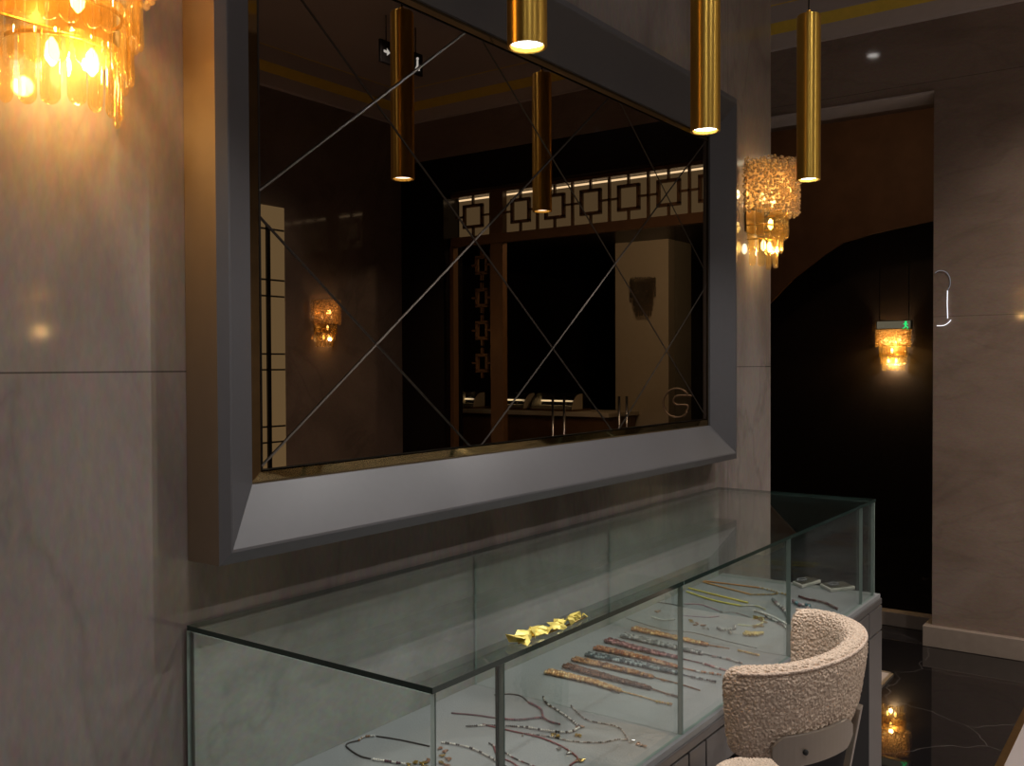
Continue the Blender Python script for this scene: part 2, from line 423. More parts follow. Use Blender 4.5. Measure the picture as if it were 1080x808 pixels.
for k in range(0, 5):
    for m_ in range(-2, 3):
        c = []
        for (s, d) in ((2*k, 2*m_), (2*k+2, 2*m_), (2*k+2, 2*m_+2), (2*k, 2*m_+2)):
            a, b = (s+d)/2, (s-d)/2; c.append((q['X0']+a*q['dX'], Z1-b*q['dZ']))
        for f in (lambda p: p[0]-xa, lambda p: xb-p[0], lambda p: p[1]-za, lambda p: zb-p[1]):
            if c: c = clip(c, f)
        if len(c) < 3: continue
        A = abs(sum(c[i-1][0]*c[i][1]-c[i][0]*c[i-1][1] for i in range(len(c))))/2
        if A < .002: continue
        cc = [c[0]]
        for p in c[1:]:
            if math.dist(p, cc[-1]) > 1e-5: cc.append(p)
        if math.dist(cc[0], cc[-1]) < 1e-5: cc.pop()
        o_, i_ = inset(cc, .0028)
        bm = BM()
        vo = [bm.verts.new((x, YM+.0014, z)) for x, z in o_]; vi = [bm.verts.new((x, YM, z)) for x, z in i_]
        vb = [bm.verts.new((x, YM+.010, z)) for x, z in o_]
        n = len(vo)
        for j in range(n):
            f = bm.faces.new((vo[j], vo[(j+1) % n], vi[(j+1) % n], vi[j])); f.material_index = 1
            f = bm.faces.new((vo[(j+1) % n], vo[j], vb[j], vb[(j+1) % n])); f.material_index = 1
        bm.faces.new(vi); bm.faces.new(vb[::-1]).material_index = 1
        obj('mirror_pane', loc_bm(bm, ml), [m_mirror, m_groove], mir)
obj('backing_board', loc_bm(B(X0-.01, X1+.01, YM+.014, YW-.002, Z0-.01, Z1+.01), ml), m_black, mir)

# ------------------------------------------------------------------ pendant lamps
PY = .66297*1.25; PZ = H+.38699*1.25; PX = [(.9559+.51784*k)*1.25 for k in range(3)]
PR, PL = .0305, .43
def spot(name, loc, energy, size, blend, col, rad=.02, target=None, parent=None):
    l = bpy.data.lights.new(name, 'SPOT'); l.energy = energy; l.spot_size = math.radians(size); l.spot_blend = blend; l.color = col; l.shadow_soft_size = rad
    o = bpy.data.objects.new(name, l); COL.objects.link(o); o.location = loc
    if target is not None:
        o.rotation_euler = (Vector(target)-Vector(loc)).to_track_quat('-Z', 'Y').to_euler()
    if parent is not None: o.parent = parent
    return o
pen = thing('pendant_lamp', 'nearest brass cylinder pendant cut off by the top of the photo', 'lamp', (PX[0], PY, PZ), 'brass pendant lamps in a row over the showcase')
bm = BM()
lathe(bm, [(PR-.004, .012), (PR-.004, .001), (PR-.001, 0), (PR, .002), (PR, PL-.004), (PR-.002, PL), (.006, PL), (.006, PL+.012), (.0045, PL+.013)], 48)
obj('brass_tube', bm, m_brass, pen)
bm = BM(); lathe(bm, [(.0005, .0075), (PR-.0045, .0075), (PR-.0045, .0085), (.0005, .0085)], 40)
obj('lamp_lens', bm, m_lens, pen)
bm = BM(); tube(bm, [(0, 0, PL+.0131), (0, 0, ZC-PZ-.031)], .0022, 8); obj('cable', bm, m_cable, pen)
bm = BM(); lathe(bm, [(.05, ZC-PZ-.03), (.05, ZC-PZ-.001)], 32); obj('ceiling_canopy', bm, m_brass, pen)
dup(pen, (PX[1], PY, PZ), 'middle brass cylinder pendant in front of the right end of the mirror')
dup(pen, (PX[2], PY, PZ), 'farthest brass cylinder pendant seen whole with its black cable')
for x in PX:
    spot('pendant_spot', (x, PY, PZ-.001), 8, 30, .12, (1, .96, .90), .004, (x-.04, PY+.07, 0))
    spot('pendant_spill', (x, PY, PZ-.001), 9, 160, .8, (1, .95, .89), .004, (x, PY, 0))

# ------------------------------------------------------------------ wall sconces (local: wall at y=0, room towards -y, z=0 at the bottom of the rods)
scn = thing('wall_sconce', 'large glowing crystal sconce at the upper left corner on the stone wall', 'sconce', (0, 0, 0), 'amber crystal wall sconces')
def dpath(w, e, n):
    """points along a half ellipse standing against the wall"""
    out = []
    for i in range(n):
        a = PI*(i+.5)/n
        out.append((w/2*math.cos(a), -.006-e*math.sin(a)**.85, a))
    return out
obj('back_plate', B(-.085, .085, -.006, 0, .12, .36), m_brass_d, scn, bevel=.003)
bm = BM()
for rw in range(19):
    z = .187+rw*.0098
    pts = dpath(.242, .146, 38)
    for x, y, a in pts:
        ball(bm, (x+random.uniform(-.004, .004), y+random.uniform(-.005, .005), z+random.uniform(-.005, .005)), random.uniform(.0056, .0076), 1)
obj('bead_drum', bm, m_bead, scn)
bm = BM()
pts = dpath(.21, .122, 24)
a_ = [bm.verts.new((x, y, .19)) for x, y, _ in pts]; b_ = [bm.verts.new((x, y, .362)) for x, y, _ in pts]
for i in range(len(pts)-1): bm.faces.new((a_[i], a_[i+1], b_[i+1], b_[i]))
obj('diffuser', bm, m_core, scn, smooth=True)
def rod(L, w=.0125, t=.005):
    bm = BM(); prof = []
    n = 6
    zs = [0]+[-(L-w)*i/3 for i in range(1, 4)]
    pts, ra, rb = [], [], []
    for z in zs: pts.append((0, 0, z)); ra.append(w); rb.append(t)
    for i in range(1, n):
        b = PI/2*i/n; pts.append((0, 0, -(L-w)-w*math.sin(b))); ra.append(max(.0006, w*math.cos(b))); rb.append(max(.0006, t*math.cos(b)))
    tube(bm, pts, ra, 10, r2=rb); return bm
tiers = [(.200, .108, 12, .198, .099), (.180, .090, 10, .148, .098), (.154, .074, 8, .100, .100)]
for w, e, n, ztop, L in tiers:
    src = None
    for x, y, a in dpath(w, e, n):
        nx, ny = math.cos(a)*e, -math.sin(a)*w/2
        if src is None: src = obj('glass_rod', rod(L), m_amber, scn); o = src
        else:
            o = src.copy(); COL.objects.link(o)
        o.location = (x, y, ztop+random.uniform(-.003, .003)); o.rotation_euler = (random.uniform(-.03, .03), random.uniform(-.03, .03), math.atan2(ny, nx))
for w, e, z in ((.186, .098, .193), (.166, .082, .143), (.14, .066, .095)):
    bm = BM(); pts = [(x, y, z) for x, y, _ in dpath(w, e, 18)]
    tube(bm, [(w/2, -.001, z)]+pts+[(-w/2, -.001, z)], .003, 6); obj('brass_ring', bm, m_brass_d, scn)
for x, y, z in ((-.028, -.045, .075), (.028, -.045, .075), (0, -.06, .15), (-.05, -.05, .235), (.05, -.05, .235)):
    bm = BM(); lathe(bm, [(.002, -.018), (.008, -.010), (.0095, 0), (.007, .012), (.002, .02)], 12, c=(x, y, z)); obj('bulb', bm, m_bulb, scn)
SB = H+.342
scn.location = (.70, YW-.001, SB)
S2 = dup(scn, (3.25, YW-.001, SB), 'glowing crystal sconce just right of the mirror frame')
ps = seen(1, YO, 340, 366)
S6 = dup(scn, (2.95, YO+.001, ps.z), 'crystal sconce on the opposite wall, seen only as a dim reflection in the polished stone', rotz=PI)
S3 = dup(scn, (ps.x, YO+.001, ps.z), 'crystal sconce on the opposite wall, seen reflected in the left of the mirror', rotz=PI)
pf = on(0, XB, 943, 391)
S4 = dup(scn, (XB-.001, pf.y, pf.z), 'small glowing crystal sconce under the exit sign in the black corridor', rotz=-PI/2, scale=1.3)
def point(name, loc, e, col, rad):
    l = bpy.data.lights.new(name, 'POINT'); l.energy = e; l.color = col; l.shadow_soft_size = rad
    o = bpy.data.objects.new(name, l); COL.objects.link(o); o.location = loc; return o
WARM = (1.0, .56, .19)
WARM2 = (1.0, .66, .33)
def glow(x, y, nx, ny, z, lo, hi, warm=WARM2):
    point('sconce_glow', (x+nx*.085, y+ny*.085, z+.06), lo, warm, .014)
    point('sconce_glow', (x+nx*.075, y+ny*.075, z+.27), hi, WARM2, .02)
glow(.70, YW, 0, -1, SB, 3.0, 6.5, WARM)
glow(3.25, YW, 0, -1, SB, 1.0, .9)
glow(ps.x, YO, 0, 1, ps.z, 1.8, 1.6)
glow(2.95, YO, 0, 1, ps.z, 1.3, 1.1)
glow(XB, pf.y, -1, 0, pf.z, 5, 4.5)

# exit light above the corridor sconce
XS = XB-.42
a = on(0, XS, 921, 350); b = on(0, XS, 965, 336)
ex = thing('exit_sign', 'glass emergency exit light with green running figure above the corridor sconce', 'sign', (XS, (a.y+b.y)/2, a.z))
hw, hh = abs(a.y-b.y)/2, b.z-a.z
obj('housing', B(-.012, .029, -hw*.86, hw*.86, .02, hh-.012), m_taupe, ex, bevel=.003)
obj('glow_bar', B(-.0142, -.0125, -hw*.80, hw*.80, .028, hh-.02), emit('exit_glow_bar', (.75, .62, .42), .16), ex)  # sconce light on the housing, put in as faint emission
bm = BM(); box(bm, -.022, -.0145, -hw, hw, 0, hh); obj('glass_plate', bm, m_glass, ex)
for sy in (-1, 1):
    bm = BM(); tube(bm, [(.008, sy*hw*.7, hh-.011), (.008, sy*hw*.7, ZC-a.z-.001)], .004, 8); obj('rod', bm, m_cable, ex)
bm = BM(); gy = -hw*.60
ball(bm, (-.0255, gy, hh*.72), .011, 2)
tube(bm, [(-.0255, gy+.004, hh*.66), (-.0255, gy+.002, hh*.42)], .008, 8)
tube(bm, [(-.0255, gy+.002, hh*.42), (-.0255, gy-.018, hh*.30), (-.0255, gy-.012, hh*.14)], .005, 6)
tube(bm, [(-.0255, gy+.002, hh*.42), (-.0255, gy+.012, hh*.28), (-.0255, gy+.028, hh*.20)], .005, 6)
tube(bm, [(-.0255, gy+.004, hh*.62), (-.0255, gy-.020, hh*.52)], .004, 6)
tube(bm, [(-.0255, gy+.004, hh*.62), (-.0255, gy+.022, hh*.56)], .004, 6)
obj('running_figure', bm, m_green, ex)

# keyhole reflection in the polished end wall, put in as glowing lines
kl = thing('keyhole_reflection', 'thin white keyhole-shaped reflection built as a glowing line on the stone beside the dark opening', 'light', on(0, XR, 994, 320))
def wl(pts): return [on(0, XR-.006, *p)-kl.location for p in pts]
bm = BM(); tube(bm, spline(wl([(986, 288), (989.5, 285.8), (994, 285.5), (999, 288), (1002, 294), (1002, 301), (999.5, 306)])), .0022, 6); obj('upper_arc', bm, m_reflect_dim, kl)
bm = BM(); tube(bm, wl([(999.3, 306.5), (999, 320), (999.5, 335.8)]), .0024, 6); obj('upright_line', bm, m_led, kl)  # m_led is the reflection put in as emission, not an LED
bm = BM(); tube(bm, spline(wl([(1003, 337.5), (999.5, 341), (995, 343.3), (988, 343.6)])), .0024, 6); obj('lower_arc', bm, m_led, kl)  # same reflection emission

# ------------------------------------------------------------------ glass showcase
GX0, GX1, GY0, GY1 = .897, 2.925, .770, YW-.006
ZT = H-.402; ZD = H-.692; TH = .008
case = thing('glass_showcase', 'long glass jewellery showcase on a grey drawer base under the mirror', 'showcase', (GX0, GY0, 0))
co = case.location.copy()
def gpanel(name, x0, x1, y0, y1, z0, z1, edge=m_glass_edge2):
    bm = BM(); box(bm, x0, x1, y0, y1, z0, z1); d = (x1-x0, y1-y0, z1-z0); ax = d.index(min(d)); bm.normal_update()
    for f in bm.faces:
        if abs(f.normal[ax]) < .5: f.material_index = 1
        if name == 'glass_top' and f.normal.x**2 > .5:
            x_ = f.calc_center_median().x
            if min(abs(x_-GX0), abs(x_-GX1)) > .01: f.material_index = 0
        if name == 'partition' and abs(f.normal.y) < .5: f.material_index = 0
    return obj(name, loc_bm(bm, co), [m_glass, edge], case)
DIV = [on(1, GY0, u, 600).x for u in (533, 721.5, 835, 910.5)]
tops = [GX0, DIV[1], DIV[2], GX1]
for a, b in zip(tops, tops[1:]): gpanel('glass_top', a+.0008, b-.0008, GY0, GY1, ZT-TH, ZT, m_glass_edge)
fx = [GX0+.009]+DIV+[GX1-.009]
for a, b in zip(fx, fx[1:]): gpanel('front_pane', a+.0015, b-.0015, GY0+.003, GY0+.011, ZD+.0005, ZT-TH-.0005)
gpanel('end_pane', GX0, GX0+.008, GY0+.003, GY1, ZD+.0005, ZT-TH-.0005)
gpanel('end_pane', GX1-.008, GX1, GY0+.003, GY1, ZD+.0005, ZT-TH-.0005)
obj('back_panel', loc_bm(B(GX0+.009, GX1-.009, GY1-.006, GY1, ZD+.0005, ZT-TH-.0005), co), stone('lit_wall_grey_green', (.36, .372, .345), (.48, .495, .465), [(2, .075)], rot=(0, .9, 0), scl=(1.2, 1, 1.6)), case)  # added panel; its pale grey carries the lamplight on the wall behind
for x in DIV[1:3]: gpanel('partition', x-.003, x+.003, GY0+.012, GY1-.0085, ZD+.0005, ZT-TH-.0005)
gpanel('joint_strip', DIV[0]-.0045, DIV[0]+.0045, GY0+.0115, GY0+.0150, ZD+.0005, ZT-TH-.0005, m_glass_edge).data.materials[0] = m_glass_edge
BX0, BX1, BY0 = GX0-.02, 2.965, GY0-.008
obj('display_deck', loc_bm(B(BX0+.004, BX1-.004, BY0+.004, GY1, ZD-.012, ZD), co), m_deck, case)
obj('deck_rim', loc_bm(B(BX0, BX1, BY0, GY1, ZD-.030, ZD-.0125), co), m_cab, case, bevel=.002)
za_ = H-.798
obj('drawer_carcass', loc_bm(B(BX0+.006, BX1-.006, BY0+.02, GY1, za_, ZD-.031), co), m_gap, case)
LW = .135
splits = [BX0+LW]
s1 = on(1, BY0, 727, 790).x; s2 = on(1, BY0, 745, 785).x
dr = [(BX0, BX0+LW-.002), (BX0+LW+.002, s1-.003), (s1+.003, s2-.003), (s2+.003, s2+.52), (s2+.526, s2+.60), (s2+.606, BX1-LW-.003), (BX1-LW+.003, BX1)]
for i, (a, b) in enumerate(dr):
    obj('drawer_front' if b-a > .2 else 'filler_panel', loc_bm(B(a, b, BY0, BY0+.018, za_, ZD-.034), co), m_cab, case, bevel=.0015)
for a, b in ((BX0, BX0+LW), (BX1-LW, BX1)):
    obj('leg_panel', loc_bm(B(a, b, BY0, GY1, 0, za_-.005), co), m_cab, case, bevel=.0015)
obj('back_panel', loc_bm(B(BX0+LW+.001, BX1-LW-.001, GY1-.03, GY1, 0, za_-.005), co), m_gap, case)

# ------------------------------------------------------------------ jewellery on the deck
def dk(u, v, dz=0.0): return on(2, ZD+dz, u, v)
JC = {}
def jm(c, rough=.25, metal=.3):
    k = (c, rough, metal)
    if k not in JC: JC[k] = pri('jewel_%d' % len(JC), c, rough, metal, vary=.3, vscale=120)
    return JC[k]
G_THIN = 'cord and bead necklaces laid out in the near compartment'
G_BRAID = 'braided bead necklaces fanned out in a row'
G_POOL = 'fine necklaces and trinkets in the far compartment'
DARK, GOLD, SILV, RED, PURP, WHITE = (.035, .03, .03), (.55, .36, .10), (.6, .58, .56), (.20, .05, .06), (.12, .055, .08), (.75, .72, .68)
def necklace(label, runs, group, charms=(), name='necklace'):
    """runs: (pixel path on the deck, kind, radius, colours); every run is a part"""
    c = dk(*runs[0][0][0]); t = thing(name, label, 'necklace', (c.x, c.y, ZD), group); o = t.location.copy()
    for path, kind, r, cols in runs:
        P = spline([dk(*p, dz=r+.0004) for p in path], 8); bm = BM()
        if kind == 'cord':
            P = resample(P, .006); tube(bm, [p-o for p in P], r, 6); ob = obj('cord', bm, jm(cols[0], .5, 0), t)
        elif kind == 'beads':
            for i, p in enumerate(resample(P, r*1.75)): ball(bm, p-o, r*random.uniform(.85, 1.1), 1, mi=(i // 2 + (random.random() < .25)) % len(cols))
            ob = obj('bead_strand', bm, [jm(x) for x in cols], t)
        elif kind == 'braid':
            Q = resample(P, r*1.55); n = len(Q)
            for i, p in enumerate(Q):
                d = (Q[min(i+1, n-1)]-Q[max(i-1, 0)]).normalized(); s = Vector((-d.y, d.x, 0)); k = i/max(1, n-1)
                wd = .0108*(1-.72*k**1.4)
                for lane in (-1, -.33, .33, 1):
                    ball(bm, p-o+s*wd*lane+Vector((0, 0, random.uniform(0, .002)))+d*r*.8*(1 if lane in (-1, .33) else 0), r*random.uniform(.9, 1.15), 1, mi=random.choice(range(len(cols))))
            ob = obj('braided_band', bm, [jm(x) for x in cols], t)
    if charms:
        bm = BM()
        for (u, v, s, ci) in charms:
            for k in range(3):
                p = dk(u+random.uniform(-2.5, 2.5), v+random.uniform(-1.2, 1.2), dz=.003)-o
                g = bmesh.ops.create_icosphere(bm, subdivisions=1, radius=s, matrix=Matrix.Translation(p) @ Matrix.Rotation(random.uniform(0, PI), 4, 'Z') @ Matrix.Diagonal((1.6, .7, .45, 1)))
                for vv in g['verts']:
                    for f in vv.link_faces: f.material_index = ci
        obj('charm', bm, [jm(GOLD, .25, .8), jm(SILV, .2, .8), jm((.3, .16, .1), .3, .4)], t)
    return t
R1 = .0016
necklace('dark cord necklace with a clump of gold charms, lowest at the left pane', [([(453, 787), (420, 780), (394, 776)], 'cord', .0013, [DARK]), ([(394, 776), (384, 777), (378, 781)], 'beads', .0025, [SILV, (.35, .2, .12)]), ([(378, 781), (367, 784), (366, 788), (379, 797), (394, 801)], 'cord', .0014, [DARK]), ([(394, 801), (410, 803), (428, 806)], 'beads', .0026, [WHITE, PURP])], G_THIN,
         [(u, v, .004, c) for u, v, c in ((430, 806, 0), (438, 804, 0), (446, 804, 0), (450, 802, 2), (436, 809, 1), (448, 808, 0), (465, 789, 2), (471, 792, 2), (467, 797, 0), (473, 800, 2), (464, 804, 0), (472, 806, 2))])
necklace('white and black beaded strand curving beside the corner post of the showcase', [([(466, 783), (480, 785), (497, 789), (512, 796), (526, 804), (540, 812)], 'beads', .0024, [WHITE, DARK, SILV])], G_THIN)
necklace('purple cord and bead loop topmost in the near compartment', [([(476, 752), (500, 754), (528, 758)], 'cord', .0016, [PURP]), ([(528, 758), (548, 759), (566, 757), (573, 757)], 'beads', .0027, [PURP, (.28, .1, .12)]), ([(573, 757), (571, 749), (566, 745), (558, 741)], 'beads', .0027, [PURP, (.28, .1, .12)]), ([(558, 741), (549, 734), (536, 732), (520, 733)], 'cord', .0014, [DARK]), ([(573, 757), (580, 761), (591, 764)], 'beads', .0026, [PURP, RED])], G_THIN)
necklace('black strand with white beads forming a wide V', [([(492, 766), (520, 765), (556, 767)], 'beads', .0022, [DARK, DARK, DARK, DARK, WHITE]), ([(556, 767), (580, 771), (600, 772), (612, 767)], 'beads', .0028, [DARK, WHITE, SILV]), ([(612, 767), (601, 758), (588, 749), (577, 742), (573, 735)], 'beads', .0025, [DARK, SILV, DARK, WHITE])], G_THIN,
         [(u, v, .004, c) for u, v, c in ((583, 775, 0), (588, 776, 0), (612, 766, 2), (610, 775, 0))])
necklace('red cord necklace with a gold drop at its bend', [([(509, 764), (540, 771), (570, 778), (592, 787), (606, 796), (609, 801), (600, 808)], 'cord', .0016, [RED])], G_THIN,
         [(u, v, .0035, c) for u, v, c in ((590, 789, 1), (600, 793, 1), (613, 802, 0), (609, 803, 2))])
necklace('red and black double strand running off the lower edge', [([(516, 784), (527, 790), (541, 799), (560, 807), (575, 812)], 'beads', .0019, [DARK, DARK, SILV, RED]), ([(520, 785), (525, 797), (540, 804), (548, 810)], 'cord', .0015, [RED])], G_THIN)
necklace('grey beaded loop rightmost in the near compartment', [([(551, 776), (556, 774), (580, 777), (606, 782), (634, 783), (650, 780), (662, 780)], 'beads', .0019, [SILV, (.35, .28, .26), DARK]), ([(662, 780), (656, 770), (646, 765), (625, 761), (614, 756), (602, 744)], 'beads', .0018, [DARK, SILV, (.3, .25, .25)])], G_THIN,
         [(u, v, .0035, c) for u, v, c in ((666, 782, 1), (673, 784, 2), (678, 786, 2))])
braids = [
 ('tan beaded braid, nearest of the fanned row', [(577, 708), (620, 718), (655, 729)], [(655, 729), (678, 735), (693, 740)], [(693, 740), (709, 743)], [(.62, .33, .13), (.8, .55, .3), (.4, .2, .08)], GOLD),
 ('dark brown braid with a long tail behind the tan one', [(596, 702), (640, 714), (686, 726)], [(686, 726), (704, 732)], [(704, 732), (716, 735)], [(.08, .03, .02), (.22, .09, .05), (.12, .05, .03)], (.25, .15, .1)),
 ('copper braid lying between dark brown and navy ones', [(605, 695), (650, 705), (688, 714)], [(688, 714), (715, 721), (738, 728)], [(698, 717), (702, 718)], [(.35, .15, .05), (.14, .05, .02), (.5, .27, .12)], (.4, .25, .15)),
 ('navy blue beaded braid', [(619, 690), (662, 698), (714, 710)], [(714, 710), (730, 714)], [(730, 714), (755, 719)], [(.015, .035, .055), (.03, .07, .09), (.35, .4, .42)], DARK),
 ('rust orange braid just behind the navy one', [(628, 683), (670, 692), (716, 704)], [(716, 704), (735, 708)], [(735, 708), (750, 710), (762, 712)], [(.42, .15, .06), (.2, .06, .03), (.6, .35, .2)], SILV),
 ('maroon braid in the middle of the fanned row', [(640, 675), (680, 686), (716, 694)], [(716, 694), (742, 700)], [(742, 700), (768, 708)], [(.2, .045, .055), (.09, .025, .04), (.5, .25, .25)], SILV),
 ('slate grey braid second from the far end of the row', [(657, 670), (695, 679), (740, 689)], [(740, 689), (752, 692)], [(752, 692), (768, 695), (784, 700)], [(.08, .1, .11), (.18, .2, .2), (.45, .45, .45)], (.3, .2, .2)),
 ('orange gold braid farthest back in the fanned row', [(668, 663), (705, 671), (745, 680)], [(745, 680), (769, 684)], [(779, 686), (800, 691)], [(.6, .30, .1), (.35, .15, .05), (.8, .55, .25)], GOLD)]
for lab, p1, p2, p3, cols, c2 in braids:
    necklace(lab, [(p1, 'braid', .0042, cols), (p2, 'beads', .0022, cols[:2]), (p3, 'beads', .0034, [c2, cols[0], cols[-1]])], G_BRAID)
necklace('orange double cord with gold tip farthest at the back of the deck', [([(735, 612), (770, 616), (802, 620)], 'cord', .0024, [(.55, .24, .07)]), ([(735, 612), (765, 620), (792, 627)], 'cord', .0024, [(.6, .3, .08)]), ([(792, 627), (812, 627), (820, 626)], 'beads', .003, [GOLD, (.3, .2, .1)]), ([(802, 620), (815, 623), (832, 628)], 'beads', .003, [GOLD, WHITE])], G_POOL)
necklace('yellow double strand pointing at the white beads', [([(725, 620), (757, 628), (790, 636)], 'cord', .0026, [(.72, .60, .10)]), ([(724, 624), (752, 633), (782, 639)], 'cord', .0026, [(.75, .66, .14)]), ([(782, 639), (797, 639), (808, 643)], 'beads', .003, [(.8, .75, .5), WHITE])], G_POOL)
necklace('pink fine strand with a glass drop beside the yellow strands', [([(722, 637), (740, 638), (762, 646)], 'beads', .0016, [(.4, .16, .24), (.5, .3, .35)]), ([(762, 646), (774, 646), (792, 651)], 'beads', .0014, [(.4, .2, .2), SILV])], G_POOL, [(762, 646, .004, 1)])
necklace('mauve strand with a copper cluster beside the dividing glass', [([(716, 649), (745, 651), (759, 650)], 'beads', .0016, [(.35, .2, .3), (.45, .3, .4)])], G_POOL, [(728, 655, .005, 0), (735, 658, .005, 2), (742, 660, .005, 2), (745, 663, .004, 1)])
necklace('clear bead trinket with thin dark thread left of the dividing glass', [([(668, 633), (700, 636), (722, 640)], 'cord', .0012, [DARK]), ([(688, 651), (700, 654), (712, 653)], 'beads', .003, [WHITE, SILV])], G_POOL, [(694, 645, .006, 2)])
necklace('grey thread necklace stretched behind the orange gold braid', [([(660, 652), (700, 664), (730, 667), (770, 677), (800, 684)], 'cord', .0011, [(.2, .2, .2)])], G_POOL)
necklace('silver bracelet lying in the bright patch', [([(757, 662), (762, 664), (774, 663), (775, 660)], 'beads', .0042, [(.25, .24, .25), SILV])], G_POOL, [(768, 668, .004, 1)], name='bracelet')
necklace('gold mesh bracelet at the front of the bright patch', [([(785, 668), (793, 669), (803, 668)], 'braid', .0042, [(.6, .4, .1), (.65, .48, .16)])], G_POOL, name='bracelet')
necklace('pale yellow leaf collar curved like a fan', [([(779, 659), (795, 660), (805, 656), (803, 651), (794, 650)], 'beads', .0025, [(.7, .65, .3), (.8, .78, .5)])], G_POOL,
         [(u, v, .006, 0) for u, v in ((797, 651), (804, 653), (807, 656), (803, 660), (794, 661))])
necklace('white bead rope with dark stones ending at the far pane', [([(796, 644), (806, 647), (818, 652), (832, 660)], 'beads', .0042, [WHITE, WHITE, (.8, .8, .8)]), ([(808, 650), (820, 656), (828, 661), (833, 667)], 'beads', .004, [(.15, .13, .13), SILV])], G_POOL)
necklace('mixed glass bead strand beside the white bead rope', [([(815, 632), (820, 637), (826, 642), (830, 648), (832, 653)], 'beads', .0055, [SILV, (.2, .22, .24), (.3, .2, .22), WHITE])], G_POOL)
necklace('rose and blue stone strand behind the top of the chair', [([(837, 634), (844, 638), (853, 638), (850, 644), (845, 650)], 'beads', .006, [(.3, .2, .22), (.1, .22, .26), (.45, .38, .38)])], G_POOL)
necklace('dark garnet strand alone in the last compartment', [([(843, 629), (852, 632), (868, 635), (877, 639), (883, 642)], 'beads', .0048, [(.07, .02, .02), (.13, .06, .05), (.2, .15, .14)])], G_POOL)
# two small framed cards
def card(label, px, inner):
    P = [dk(*p) for p in px]; c = sum(P, Vector())/4
    t = thing('display_card', label, 'card', (c.x, c.y, ZD), 'small display cards in the last compartment'); o = t.location
    bm = BM(); quadprism(bm, [(p.x-o.x, p.y-o.y, .0004) for p in P], (0, 0, .010)); obj('tray', bm, m_white, t, bevel=.002)
    bm = BM(); quadprism(bm, [((p.x-o.x)*.86, (p.y-o.y)*.86, .0105) for p in P], (0, 0, .002)); obj('inlay', bm, jm((.045, .042, .03), .4, 0), t)
    bm = BM()
    for k in range(12):
        a = k/12*2*PI; ball(bm, (P[0]-o)*.0+Vector((inner[0]+.020*math.cos(a), inner[1]+.012*math.sin(a), .0150)), .0040, 1)
    obj('bead_ring', bm, jm((.35, .34, .40), .2, .5), t)
    return t
card('white-edged dark tray left of the two at the far end of the deck', [(836, 616.5), (850, 611.5), (866, 615), (846, 621)], (-.012, .008))
card('white-edged dark tray right of the two at the far end of the deck', [(864.5, 619), (890, 616.5), (902, 622), (876, 625)], (-.012, .008))
# crumpled gold leaf shapes added as stand-in for a patch of gold in the glass
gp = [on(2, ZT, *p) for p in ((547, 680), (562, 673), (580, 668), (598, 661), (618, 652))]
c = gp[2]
gl = thing('leaf_stand_in', 'crumpled yellow gold leaf garland added near the front edge of the glass top as a stand-in', 'pieces', (c.x, c.y, ZT))
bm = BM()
tube(bm, [p-gl.location+Vector((0, 0, .0018)) for p in spline(gp, 6)], .0015, 6); obj('added_wire', bm, m_brass_d, gl)
m_added_leaf = pri('added_yellow_gold_leaf', (.85, .70, .18), .4, .25, vary=.25, vscale=80)
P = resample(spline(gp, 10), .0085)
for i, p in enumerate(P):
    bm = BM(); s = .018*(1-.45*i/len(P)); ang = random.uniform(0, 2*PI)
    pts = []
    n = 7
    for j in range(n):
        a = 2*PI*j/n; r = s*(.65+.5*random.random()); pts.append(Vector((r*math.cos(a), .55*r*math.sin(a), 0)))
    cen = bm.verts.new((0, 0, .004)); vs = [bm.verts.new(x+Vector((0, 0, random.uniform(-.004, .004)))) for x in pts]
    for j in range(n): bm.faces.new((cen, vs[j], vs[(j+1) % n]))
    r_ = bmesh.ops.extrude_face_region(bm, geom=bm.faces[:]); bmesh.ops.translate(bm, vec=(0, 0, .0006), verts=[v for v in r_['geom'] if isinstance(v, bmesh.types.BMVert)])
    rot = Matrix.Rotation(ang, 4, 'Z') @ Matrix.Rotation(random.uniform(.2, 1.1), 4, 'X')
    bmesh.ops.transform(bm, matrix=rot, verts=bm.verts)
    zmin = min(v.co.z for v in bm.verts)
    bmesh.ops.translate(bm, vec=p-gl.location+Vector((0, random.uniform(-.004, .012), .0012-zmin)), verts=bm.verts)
    obj('added_leaf', bm, m_added_leaf, gl)

